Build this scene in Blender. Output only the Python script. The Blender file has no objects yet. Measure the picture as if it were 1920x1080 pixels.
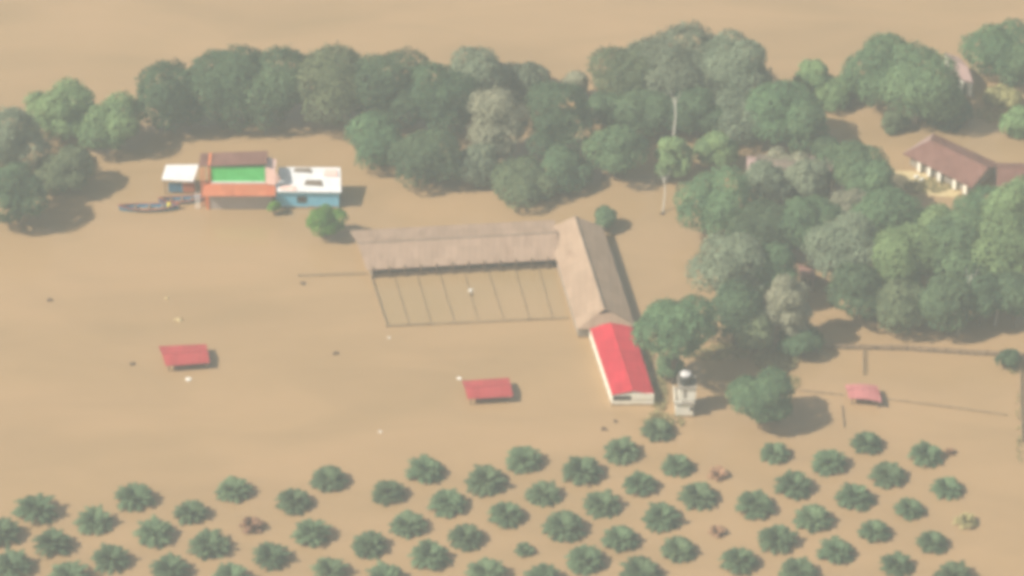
import bpy, math, random
import numpy as np
from mathutils import Vector

random.seed(7); RNG = np.random.default_rng(7)
sc = bpy.context.scene
col = sc.collection

# ------------------------------------------------------------------ camera
PITCH = math.radians(34.0)
F = 7000.0                       # focal length in pixels of the 1920 px wide photograph
DIST = F / 10.7                  # metres from the lens to the flood at the picture centre
CAM = Vector((0, -DIST * math.cos(PITCH), DIST * math.sin(PITCH)))
cd = bpy.data.cameras.new('camera'); cam = bpy.data.objects.new('camera', cd); col.objects.link(cam)
cam.location = CAM; cam.rotation_euler = (math.pi / 2 - PITCH, 0, 0)
cd.sensor_width = 36; cd.lens = F / 1920 * 36; cd.clip_start = 1; cd.clip_end = 12000
sc.camera = cam

# ------------------------------------------------------------------ sky, sun, exposure
SUN_EL = math.radians(45)
SDX, SDY = 1.0, 0.32             # direction the shadows fall on the water
w = bpy.data.worlds.new('World'); sc.world = w; w.use_nodes = True
nt = w.node_tree; bg = nt.nodes['Background']
sky = nt.nodes.new('ShaderNodeTexSky'); sky.sky_type = 'NISHITA'; sky.sun_disc = False
sky.sun_elevation = SUN_EL
sky.sun_rotation = math.atan2(-SDX, -SDY)      # azimuth of the sun, clockwise from +Y
sky.air_density = 1.2; sky.dust_density = 4.0; sky.ozone_density = 1.0
nt.links.new(sky.outputs[0], bg.inputs[0]); bg.inputs[1].default_value = 0.05
sl = bpy.data.lights.new('sun', 'SUN'); sun = bpy.data.objects.new('sun', sl); col.objects.link(sun)
sl.energy = 5.0; sl.angle = math.radians(0.6); sl.color = (1.0, 0.93, 0.82)
h = math.hypot(SDX, SDY)
sd = Vector((SDX / h * math.cos(SUN_EL), SDY / h * math.cos(SUN_EL), -math.sin(SUN_EL)))
sun.rotation_euler = sd.to_track_quat('-Z', 'Y').to_euler()
sc.view_settings.view_transform = 'Standard'; sc.view_settings.look = 'None'
sc.view_settings.exposure = 0.53; sc.view_settings.gamma = 1
sc.render.engine = 'CYCLES'
sc.cycles.use_denoising = True
sc.cycles.max_bounces = 6; sc.cycles.diffuse_bounces = 2; sc.cycles.glossy_bounces = 2
sc.cycles.transmission_bounces = 3; sc.cycles.volume_bounces = 1; sc.cycles.transparent_max_bounces = 6
sc.cycles.pixel_filter_type = 'BLACKMAN_HARRIS'; sc.cycles.filter_width = 4.8   # a soft long lens
sc.cycles.caustics_reflective = False; sc.cycles.caustics_refractive = False

# ------------------------------------------------------------------ place on the flood
CP, SP = math.cos(PITCH), math.sin(PITCH)
def at(px, py, z=0.0):
    """world point at height z seen at a pixel of the photograph"""
    u = (px - 960) / F; v = -(py - 540) / F
    d = Vector((u, CP + v * SP, -SP + v * CP))
    t = (z - CAM.z) / d.z
    return CAM + d * t
def ppm(px, py):
    p = at(px, py); return F / (p - CAM).length

# ------------------------------------------------------------------ materials
def new_mat(name):
    m = bpy.data.materials.new(name); m.use_nodes = True
    b = m.node_tree.nodes['Principled BSDF']; return m, m.node_tree, b
def mix_noise(nt, c1, c2, scale, detail=4, lo=.35, hi=.65, coord='Object', dist=0.0, stretch=None):
    tc = nt.nodes.new('ShaderNodeTexCoord'); n = nt.nodes.new('ShaderNodeTexNoise')
    n.inputs['Scale'].default_value = scale; n.inputs['Detail'].default_value = detail
    n.inputs['Distortion'].default_value = dist
    if stretch:
        mp = nt.nodes.new('ShaderNodeMapping'); mp.inputs['Scale'].default_value = stretch
        nt.links.new(tc.outputs[coord], mp.inputs[0]); nt.links.new(mp.outputs[0], n.inputs['Vector'])
    else:
        nt.links.new(tc.outputs[coord], n.inputs['Vector'])
    r = nt.nodes.new('ShaderNodeValToRGB')
    r.color_ramp.elements[0].position = lo; r.color_ramp.elements[0].color = (*c1, 1)
    r.color_ramp.elements[1].position = hi; r.color_ramp.elements[1].color = (*c2, 1)
    nt.links.new(n.outputs['Fac'], r.inputs[0]); return r
def plain(name, c1, c2=None, scale=.8, rough=.8, lo=.35, hi=.65, metal=0.0, stretch=None, tide=0):
    m, nt, b = new_mat(name)
    c2 = c2 or tuple(min(1, x * 1.18) for x in c1)
    r = mix_noise(nt, c1, c2, scale, lo=lo, hi=hi, stretch=stretch)
    nt.links.new(r.outputs[0], b.inputs['Base Color'])
    if tide:      # silt stain above the water line, with an uneven edge
        ge = nt.nodes.new('ShaderNodeNewGeometry'); sp = nt.nodes.new('ShaderNodeSeparateXYZ'); nt.links.new(ge.outputs['Position'], sp.inputs[0])
        nz = nt.nodes.new('ShaderNodeTexNoise'); nz.inputs['Scale'].default_value = 1.6; nt.links.new(ge.outputs['Position'], nz.inputs['Vector'])
        ad = nt.nodes.new('ShaderNodeMath'); ad.operation = 'MULTIPLY_ADD'; ad.inputs[1].default_value = -.5; nt.links.new(nz.outputs['Fac'], ad.inputs[0]); nt.links.new(sp.outputs['Z'], ad.inputs[2])
        mr = nt.nodes.new('ShaderNodeMapRange'); mr.inputs['From Min'].default_value = tide - .3; mr.inputs['From Max'].default_value = tide - .12
        nt.links.new(ad.outputs[0], mr.inputs['Value'])
        mx = nt.nodes.new('ShaderNodeMixRGB'); mx.inputs[1].default_value = (.30, .20, .11, 1); nt.links.new(mr.outputs[0], mx.inputs[0]); nt.links.new(r.outputs[0], mx.inputs[2])
        nt.links.new(mx.outputs[0], b.inputs['Base Color'])
    b.inputs['Roughness'].default_value = rough; b.inputs['Metallic'].default_value = metal
    return m
def sheet_metal(name, c1, c2, stain, rough=.6, amount=.62, axis=0.0, pitch=1.0, seam=.94):
    """ribbed roofing sheets with stains; the ribs run across 'axis'"""
    m, nt, b = new_mat(name)
    r = mix_noise(nt, c1, c2, .35, lo=.3, hi=.7)
    tc = nt.nodes.new('ShaderNodeTexCoord')
    n = nt.nodes.new('ShaderNodeTexNoise'); n.inputs['Scale'].default_value = .6; n.inputs['Detail'].default_value = 6
    mp = nt.nodes.new('ShaderNodeMapping'); mp.inputs['Rotation'].default_value = (0, 0, axis)
    mp.inputs['Scale'].default_value = (1.0, .28, 1)
    nt.links.new(tc.outputs['Object'], mp.inputs[0]); nt.links.new(mp.outputs[0], n.inputs['Vector'])
    mr = nt.nodes.new('ShaderNodeValToRGB'); mr.color_ramp.elements[0].position = amount; mr.color_ramp.elements[1].position = min(1, amount + .18)
    nt.links.new(n.outputs['Fac'], mr.inputs[0])
    mx = nt.nodes.new('ShaderNodeMixRGB'); mx.inputs[2].default_value = (*stain, 1)
    nt.links.new(mr.outputs[0], mx.inputs[0]); nt.links.new(r.outputs[0], mx.inputs[1])
    mp2 = nt.nodes.new('ShaderNodeMapping'); mp2.inputs['Rotation'].default_value = (0, 0, axis)
    wv = nt.nodes.new('ShaderNodeTexWave'); wv.inputs['Scale'].default_value = .314 / pitch; wv.wave_profile = 'SIN'
    nt.links.new(tc.outputs['Object'], mp2.inputs[0]); nt.links.new(mp2.outputs[0], wv.inputs['Vector'])
    sr = nt.nodes.new('ShaderNodeValToRGB'); sr.color_ramp.elements[0].position = .0; sr.color_ramp.elements[0].color = (seam,) * 3 + (1,)
    sr.color_ramp.elements[1].position = .35; sr.color_ramp.elements[1].color = (1, 1, 1, 1)
    nt.links.new(wv.outputs['Fac'], sr.inputs[0])
    bk = nt.nodes.new('ShaderNodeTexBrick'); bk.inputs['Scale'].default_value = 1; bk.inputs['Brick Width'].default_value = 1.15; bk.inputs['Row Height'].default_value = 3.1
    bk.inputs['Mortar Size'].default_value = .02; bk.inputs['Color1'].default_value = (.84, .83, .82, 1); bk.inputs['Color2'].default_value = (1.0, 1.0, 1.0, 1); bk.inputs['Mortar'].default_value = (.8, .78, .76, 1)
    nt.links.new(mp2.outputs[0], bk.inputs['Vector'])
    m3 = nt.nodes.new('ShaderNodeMixRGB'); m3.blend_type = 'MULTIPLY'; m3.inputs[0].default_value = 1
    nt.links.new(mx.outputs[0], m3.inputs[1]); nt.links.new(bk.outputs[0], m3.inputs[2]); mx = m3
    m2 = nt.nodes.new('ShaderNodeMixRGB'); m2.blend_type = 'MULTIPLY'; m2.inputs[0].default_value = 1
    nt.links.new(mx.outputs[0], m2.inputs[1]); nt.links.new(sr.outputs[0], m2.inputs[2])
    nt.links.new(m2.outputs[0], b.inputs['Base Color'])
    bp = nt.nodes.new('ShaderNodeBump'); bp.inputs['Strength'].default_value = .3; bp.inputs['Distance'].default_value = .05
    nt.links.new(wv.outputs['Fac'], bp.inputs['Height']); nt.links.new(bp.outputs[0], b.inputs['Normal'])
    b.inputs['Roughness'].default_value = rough; b.inputs['Specular IOR Level'].default_value = .2
    return m
def foliage(name, dark, light, trans=.25):
    m, nt, b = new_mat(name)
    at_ = nt.nodes.new('ShaderNodeAttribute'); at_.attribute_name = 'tone'
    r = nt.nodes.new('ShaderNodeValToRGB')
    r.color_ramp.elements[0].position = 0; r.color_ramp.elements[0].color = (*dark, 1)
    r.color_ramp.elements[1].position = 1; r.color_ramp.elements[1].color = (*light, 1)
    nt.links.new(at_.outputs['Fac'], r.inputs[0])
    oi = nt.nodes.new('ShaderNodeObjectInfo'); mr = nt.nodes.new('ShaderNodeMapRange')
    mr.inputs['To Min'].default_value = 1.12; mr.inputs['To Max'].default_value = 1.65
    hs = nt.nodes.new('ShaderNodeHueSaturation'); hs.inputs['Saturation'].default_value = 1.0
    nt.links.new(oi.outputs['Random'], mr.inputs['Value']); nt.links.new(mr.outputs[0], hs.inputs['Value']); nt.links.new(r.outputs[0], hs.inputs['Color'])
    m2 = nt.nodes.new('ShaderNodeMapRange'); m2.inputs['To Min'].default_value = .49; m2.inputs['To Max'].default_value = .515
    ml = nt.nodes.new('ShaderNodeMath'); ml.operation = 'FRACT'; mm = nt.nodes.new('ShaderNodeMath'); mm.operation = 'MULTIPLY'; mm.inputs[1].default_value = 7.3
    nt.links.new(oi.outputs['Random'], mm.inputs[0]); nt.links.new(mm.outputs[0], ml.inputs[0]); nt.links.new(ml.outputs[0], m2.inputs['Value']); nt.links.new(m2.outputs[0], hs.inputs['Hue'])
    r = hs; nt.links.new(r.outputs[0], b.inputs['Base Color'])
    b.inputs['Roughness'].default_value = .6; b.inputs['Specular IOR Level'].default_value = .12
    t = nt.nodes.new('ShaderNodeBsdfTranslucent'); mx = nt.nodes.new('ShaderNodeMixShader'); mx.inputs[0].default_value = trans
    nt.links.new(r.outputs[0], t.inputs[0]); nt.links.new(b.outputs[0], mx.inputs[1]); nt.links.new(t.outputs[0], mx.inputs[2])
    nt.links.new(mx.outputs[0], nt.nodes['Material Output'].inputs[0])
    return m

def water_mat():
    m, nt, b = new_mat('muddy_flood_water')
    r = mix_noise(nt, (.350, .232, .116), (.400, .259, .136), .010, detail=8, lo=.25, hi=.75, dist=1.6, stretch=(1, 2.2, 1))
    r2 = mix_noise(nt, (.86, .87, .86), (1, 1, 1), .045, detail=5, lo=.3, hi=.6, dist=.8, stretch=(.6, 1.6, 1))
    mx = nt.nodes.new('ShaderNodeMixRGB'); mx.blend_type = 'MULTIPLY'; mx.inputs[0].default_value = 1
    nt.links.new(r.outputs[0], mx.inputs[1]); nt.links.new(r2.outputs[0], mx.inputs[2])
    nt.links.new(mx.outputs[0], b.inputs['Base Color'])
    b.inputs['Roughness'].default_value = .12; b.inputs['IOR'].default_value = 1.33
    tc = nt.nodes.new('ShaderNodeTexCoord'); n = nt.nodes.new('ShaderNodeTexNoise'); n.inputs['Scale'].default_value = .9; n.inputs['Detail'].default_value = 5
    nt.links.new(tc.outputs['Object'], n.inputs['Vector'])
    bp = nt.nodes.new('ShaderNodeBump'); bp.inputs['Strength'].default_value = .2; bp.inputs['Distance'].default_value = .05
    nt.links.new(n.outputs['Fac'], bp.inputs['Height']); nt.links.new(bp.outputs[0], b.inputs['Normal'])
    return m
M = {}
M['water'] = water_mat()
M['shallow'] = plain('silty_shallow_water', (.322, .222, .109), (.36, .241, .124), .05, .15)
M['red_roof'] = sheet_metal('red_painted_roofing', (.50, .014, .036), (.58, .026, .05), (.30, .04, .045), axis=.0, pitch=1.0)
M['shed_roof'] = sheet_metal('faded_red_roofing', (.40, .045, .05), (.47, .065, .07), (.30, .10, .08), pitch=1.0, amount=.6)
M['pink_roof'] = sheet_metal('sun_bleached_pink_roofing', (.50, .17, .17), (.56, .21, .21), (.44, .22, .19), pitch=1.0, amount=.6)
M['barn_roof'] = sheet_metal('weathered_beige_roofing', (.375, .26, .178), (.42, .30, .21), (.27, .175, .12), amount=.60, pitch=1.1, seam=.94)
M['wing_roof'] = sheet_metal('dusty_pinkish_roofing', (.36, .25, .178), (.41, .288, .208), (.28, .185, .13), amount=.58, pitch=1.1, seam=.95)
M['brown_roof'] = sheet_metal('brown_rusted_roofing', (.20, .092, .070), (.24, .12, .095), (.15, .065, .05), amount=.55)
M['grey_roof'] = sheet_metal('old_grey_roofing', (.20, .155, .12), (.25, .20, .155), (.16, .11, .08), amount=.55)
M['pinkgrey_roof'] = sheet_metal('pale_pinkish_roofing', (.40, .27, .245), (.47, .33, .30), (.32, .21, .19), amount=.6)
M['rust_sheet'] = sheet_metal('orange_rust_roofing', (.50, .13, .06), (.58, .20, .10), (.32, .08, .04), amount=.55, pitch=.5)
M['white_wall'] = plain('white_painted_wall', (.88, .84, .70), (.90, .87, .78), .7, .8, tide=.3)
M['grey_wall'] = plain('grey_plaster_wall', (.24, .21, .17), (.32, .28, .23), .8, .9, tide=.35)
M['dark'] = plain('dark_opening', (.03, .025, .02), (.05, .04, .035), 1, .9)
M['wood'] = plain('weathered_wood', (.16, .11, .07), (.26, .18, .11), 2, .9)
M['fence_wood'] = plain('mud_stained_wood', (.27, .19, .105), (.34, .24, .14), 1.5, .9)
M['orange'] = plain('orange_painted_wood', (.68, .17, .06), (.76, .24, .09), 2, .7)
M['tank'] = plain('black_plastic_tank', (.03, .035, .035), (.05, .055, .05), 1, .5)
M['lid'] = plain('pale_tank_lid', (.58, .56, .55), (.66, .63, .62), 2, .6)
M['bark'] = plain('brown_bark', (.10, .07, .045), (.17, .12, .08), 3, .95)
M['pale_bark'] = plain('pale_grey_bark', (.46, .42, .36), (.60, .56, .48), 3, .9)
M['green_panel'] = plain('bright_green_panel', (.07, .66, .14), (.10, .74, .19), 1.2, .6)
M['blue_wall'] = plain('light_blue_wall', (.16, .50, .72), (.20, .56, .78), .8, .8, tide=.35)
M['tarp_white'] = plain('white_tarpaulin', (.68, .68, .68), (.78, .78, .78), .9, .55)
M['tarp_pink'] = plain('pale_pink_tarpaulin', (.76, .50, .44), (.82, .58, .50), 1.2, .6)
M['blue_paint'] = plain('worn_blue_boat_paint', (.04, .14, .24), (.08, .22, .34), 2, .6)
M['red_paint'] = plain('worn_red_boat_paint', (.35, .07, .04), (.45, .11, .06), 2, .6)
M['yellow'] = plain('yellow_plastic', (.75, .65, .05), (.82, .72, .08), 3, .5)
M['white_thing'] = plain('white_plastic', (.82, .80, .74), (.88, .86, .80), 3, .6)
M['debris'] = plain('soaked_brown_debris', (.08, .05, .03), (.16, .10, .06), 3, .95)
M['litter'] = plain('sunlit_sandy_yard', (.50, .38, .18), (.60, .48, .26), .8, .95)
FOL = {
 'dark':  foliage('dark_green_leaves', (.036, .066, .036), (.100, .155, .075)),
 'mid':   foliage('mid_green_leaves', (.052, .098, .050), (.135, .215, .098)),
 'light': foliage('light_green_leaves', (.075, .128, .058), (.185, .265, .11)),
 'grey':  foliage('grey_green_leaves', (.085, .115, .072), (.19, .22, .14)),
 'pale':  foliage('pale_dusty_leaves', (.15, .16, .10), (.29, .28, .19)),
 'olive': foliage('olive_leaves', (.060, .085, .042), (.155, .185, .095)),
 'palm':  foliage('palm_fronds', (.034, .060, .030), (.105, .155, .078), .15),
 'brown': foliage('withered_brown_fronds', (.14, .075, .04), (.28, .16, .09), .1),
 'weed':  foliage('yellowish_weeds', (.18, .165, .07), (.32, .28, .13)),
 'vivid': foliage('glossy_green_leaves', (.04, .11, .02), (.13, .27, .05)),
}
def blocks_mat():
    m, nt, b = new_mat('bare_concrete_blocks')
    tc = nt.nodes.new('ShaderNodeTexCoord'); mp = nt.nodes.new('ShaderNodeMapping')
    mp.inputs['Rotation'].default_value = (math.pi / 2, 0, 0)
    br = nt.nodes.new('ShaderNodeTexBrick'); br.inputs['Scale'].default_value = 1
    br.inputs['Brick Width'].default_value = .55; br.inputs['Row Height'].default_value = .3; br.inputs['Mortar Size'].default_value = .035
    br.inputs['Color1'].default_value = (.30, .25, .22, 1); br.inputs['Color2'].default_value = (.36, .30, .27, 1); br.inputs['Mortar'].default_value = (.58, .50, .46, 1)
    nt.links.new(tc.outputs['Object'], mp.inputs[0]); nt.links.new(mp.outputs[0], br.inputs['Vector'])
    nt.links.new(br.outputs[0], b.inputs['Base Color']); b.inputs['Roughness'].default_value = .9
    return m
M['blocks'] = blocks_mat()

# ------------------------------------------------------------------ object helpers
def tag(o, label=None, cat=None, group=None, kind=None):
    if label: o['label'] = label
    if cat: o['category'] = cat
    if group: o['group'] = group
    if kind: o['kind'] = kind
    return o
def empty(name, loc, label, cat, group=None):
    o = bpy.data.objects.new(name, None); o.location = loc; o.empty_display_size = .5
    col.objects.link(o); return tag(o, label, cat, group)
def link_mesh(name, me, mat, parent=None, loc=None):
    o = bpy.data.objects.new(name, me); me.materials.append(mat); col.objects.link(o)
    if parent: o.parent = parent
    if loc is not None: o.location = loc
    return o
class MB:
    def __init__(s): s.v = []; s.f = []
    def poly(s, pts):
        n = len(s.v); s.v += [tuple(p) for p in pts]; s.f.append(tuple(range(n, n + len(pts))))
    def slab(s, pts, t):
        """a sheet through pts thickened downward by t"""
        n = len(s.v); k = len(pts)
        s.v += [tuple(p) for p in pts] + [(p[0], p[1], p[2] - t) for p in pts]
        s.f.append(tuple(range(n, n + k))); s.f.append(tuple(range(n + 2 * k - 1, n + k - 1, -1)))
        for i in range(k):
            j = (i + 1) % k; s.f.append((n + i, n + k + i, n + k + j, n + j))
        return s
    def prism(s, xy, z0, z1):
        return s.slab([(p[0], p[1], z1) for p in xy], z1 - z0)
    def box(s, c, d, rz=0.0):
        ca, sa = math.cos(rz), math.sin(rz); hx, hy, hz = d[0] / 2, d[1] / 2, d[2] / 2
        xy = [(c[0] + x * ca - y * sa, c[1] + x * sa + y * ca) for x, y in ((-hx, -hy), (hx, -hy), (hx, hy), (-hx, hy))]
        return s.prism(xy, c[2] - hz, c[2] + hz)
    def tube(s, pts, rad, n=7):
        pts = [Vector(p) for p in pts]; base = len(s.v)
        for i, p in enumerate(pts):
            d = (pts[min(i + 1, len(pts) - 1)] - pts[max(i - 1, 0)]).normalized()
            a = d.orthogonal().normalized() if i == 0 else (a - d * a.dot(d)).normalized(); b = d.cross(a)
            for k in range(n):
                t = 2 * math.pi * k / n; s.v.append(tuple(p + (a * math.cos(t) + b * math.sin(t)) * rad[i]))
        for i in range(len(pts) - 1):
            for k in range(n):
                k2 = (k + 1) % n; s.f.append((base + i * n + k, base + i * n + k2, base + (i + 1) * n + k2, base + (i + 1) * n + k))
        s.f.append(tuple(base + k for k in range(n))[::-1]); s.f.append(tuple(base + (len(pts) - 1) * n + k for k in range(n)))
        return s
    def build(s, name, mat, parent=None, smooth=False):
        o0 = Vector(parent.location) if parent else Vector((0, 0, 0))
        if parent and parent.parent: o0 = Vector(parent.parent.location)
        me = bpy.data.meshes.new(name)
        me.from_pydata([(v[0] - o0.x, v[1] - o0.y, v[2] - o0.z) for v in s.v], [], s.f); me.update()
        if smooth: me.shade_smooth()
        return link_mesh(name, me, mat, parent)
def thing_mesh(mb, name, mat, loc, label, cat, group=None):
    """a one-mesh thing with its origin at loc"""
    me = bpy.data.meshes.new(name)
    me.from_pydata([(v[0] - loc[0], v[1] - loc[1], v[2] - loc[2]) for v in mb.v], [], mb.f); me.update()
    return tag(link_mesh(name, me, mat, None, loc), label, cat, group)
def quads_mesh(name, Q, tone):
    """Q: (n,4,3) leaf faces, tone: (n,)"""
    n = len(Q); me = bpy.data.meshes.new(name)
    me.vertices.add(4 * n); me.vertices.foreach_set('co', Q.reshape(-1).astype(np.float32))
    me.loops.add(4 * n); me.loops.foreach_set('vertex_index', np.arange(4 * n, dtype=np.int32))
    me.polygons.add(n); me.polygons.foreach_set('loop_start', np.arange(0, 4 * n, 4, dtype=np.int32))
    me.polygons.foreach_set('loop_total', np.full(n, 4, dtype=np.int32))
    me.update(calc_edges=True)
    a = me.attributes.new('tone', 'FLOAT', 'FACE'); a.data.foreach_set('value', tone.astype(np.float32))
    return me
def unit(a): return a / np.maximum(np.linalg.norm(a, axis=-1, keepdims=True), 1e-6)

# ------------------------------------------------------------------ water
mb = MB(); S = 2500
g = [(-S, -S, 0), (S, -S, 0), (S, S, 0), (-S, S, 0)]
mb.poly(g); flood = mb.build('flood_water', M['water']); tag(flood, kind='structure')

mb = MB(); mb.poly([tuple(at(*q, .012)) for q in ((1070, 597), (726, 613), (694, 512), (1036, 488))][::-1])
pd = mb.build('shallow_water', M['shallow']); tag(pd, kind='structure')
# ------------------------------------------------------------------ trees
def leaf_quads(C, Nrm, size, rng):
    n = len(C)
    nr = unit(Nrm + np.array([0, 0, .25]) + rng.normal(0, .34, (n, 3)))
    t = unit(np.cross(nr, rng.normal(0, 1, (n, 3)))); b = np.cross(nr, t)
    s = (size * rng.uniform(.6, 1.35, (n, 1)))
    a = s * t; c = b * s * rng.uniform(.5, .9, (n, 1))
    return np.stack([C - a * .5 - c * .35, C + a * .1 - c * .5, C + a * .55 + c * .1, C - a * .1 + c * .5], 1)
def crown_quads(R, Rz, hz, rng, dens=1.0, leaf=.62, airy=0.0, nl=None):
    """foliage on many overlapping leafy clumps spread through an uneven volume"""
    nl = nl or int(np.clip(14 + R * 2.4, 16, 44))
    u = unit(rng.normal(0, 1, (nl, 3))); u[:, 2] = np.where(u[:, 2] < -.7, -u[:, 2], u[:, 2])
    rr = rng.uniform(.38, .74, (nl, 1)); lc = u * rr * np.array([R, R, Rz])
    lc[:max(2, nl // 8)] *= .35
    lr = rng.uniform(.30, .50, nl) * (R * R * Rz) ** (1 / 3) * (1.15 if airy == 0 else .9)
    ltone = rng.uniform(.12, .88, nl)
    out, tn = [], []
    total = int(min(80000, dens * 260 * R * (R + Rz) / 2 + 700))
    wgt = lr ** 2 / (lr ** 2).sum()
    for i in range(nl):
        n = int(total * wgt[i] * 2.3)
        if n < 6: continue
        d = unit(rng.normal(0, 1, (n, 3))); d[:, 2] = np.where(d[:, 2] < -.5, -d[:, 2], d[:, 2])
        wob = 1 + .10 * np.sin(d[:, :1] * 7 + i) * np.cos(d[:, 1:2] * 6 + 2 * i) + .09 * np.sin(d[:, 2:] * 15 + i) * np.cos((d[:, :1] + d[:, 1:2]) * 13 + 3 * i) + rng.normal(0, .07 + airy * .1, (n, 1))
        P = lc[i] + d * lr[i] * wob * np.array([1, 1, .8])
        # drop leaves buried inside a neighbour
        dist = np.linalg.norm((P[:, None] - lc[None]) / np.array([1, 1, .8]), axis=2) / lr[None]
        dist[:, i] = 9
        keep = (dist.min(1) > .8)
        # gaps
        gap = np.sin(P[:, 0] * 1.9 + i) + np.sin(P[:, 1] * 2.1 + 1.3 * i) + np.sin(P[:, 2] * 2.3)
        keep &= (gap > -2.4 + airy * 1.4) | (rng.random(n) < .25)
        P = P[keep]; d = d[keep]
        cl = .5 + .5 * np.sin(P[:, 0] * 1.3 + P[:, 2]) * np.cos(P[:, 1] * 1.2 + i)
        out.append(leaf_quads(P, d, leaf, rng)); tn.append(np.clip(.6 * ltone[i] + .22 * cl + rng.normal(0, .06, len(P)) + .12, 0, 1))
    m = int(26 * R * (R + Rz) / 2 * (1 - .7 * min(1, airy)) + 60)      # leaves deep inside the crown, toned darker to carry the shade there
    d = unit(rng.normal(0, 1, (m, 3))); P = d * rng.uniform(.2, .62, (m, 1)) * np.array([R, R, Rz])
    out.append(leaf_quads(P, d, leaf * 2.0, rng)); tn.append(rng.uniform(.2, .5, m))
    Q = np.concatenate(out); T = np.concatenate(tn); Q[:, :, 2] += hz
    Q[:, :, 2] = np.maximum(Q[:, :, 2], .05)
    return Q, T, lc, lr
TREE_N = 0
def tree(px, py, rx, ry, tone, label, group='trees standing in the flood', name='tree', leaf=.46, dens=1.0, airy=0.0, bark='bark', lift=0.0, cat='tree', nl=None):
    global TREE_N; TREE_N += 1
    rng = np.random.default_rng(100 + TREE_N)
    k = ppm(px, py); R = rx / k
    rz2 = ((ry / k) ** 2 - (R * SP) ** 2) / CP ** 2
    Rz = math.sqrt(max(rz2, (.45 * R) ** 2)); Rz = min(Rz, 1.35 * R + 1)
    hz = Rz * .98 + .08 * R + .4 + lift
    c = at(px, py, hz)
    root = empty(name, (c.x, c.y, 0), label, cat, group)
    Q, T, lc, lr = crown_quads(R * 1.02, Rz * .97, hz, rng, dens, leaf, airy, nl)
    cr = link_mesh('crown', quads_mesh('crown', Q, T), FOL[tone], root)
    mb = MB(); r0 = max(.12, R * .055); top = hz
    lean = rng.normal(0, .03 * R, 2)
    mb.tube([(0, 0, -1.2), (lean[0] * .4, lean[1] * .4, hz * .3), (lean[0], lean[1], top)], [r0 * 1.4, r0, r0 * .5], 8)
    for i in np.argsort(-lr)[:7]:
        e = lc[i] * .92; s0 = hz * rng.uniform(.25, .6)
        mid = (e[0] * .45, e[1] * .45, s0 + (hz + e[2] - s0) * .45)
        mb.tube([(lean[0] * .4, lean[1] * .4, s0), mid, (e[0], e[1], hz + e[2])], [r0 * .55, r0 * .35, r0 * .14], 5)
    me = bpy.data.meshes.new('trunk'); me.from_pydata(mb.v, [], mb.f); me.update(); me.shade_smooth()
    link_mesh('trunk', me, M[bark], root)
    return root

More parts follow.
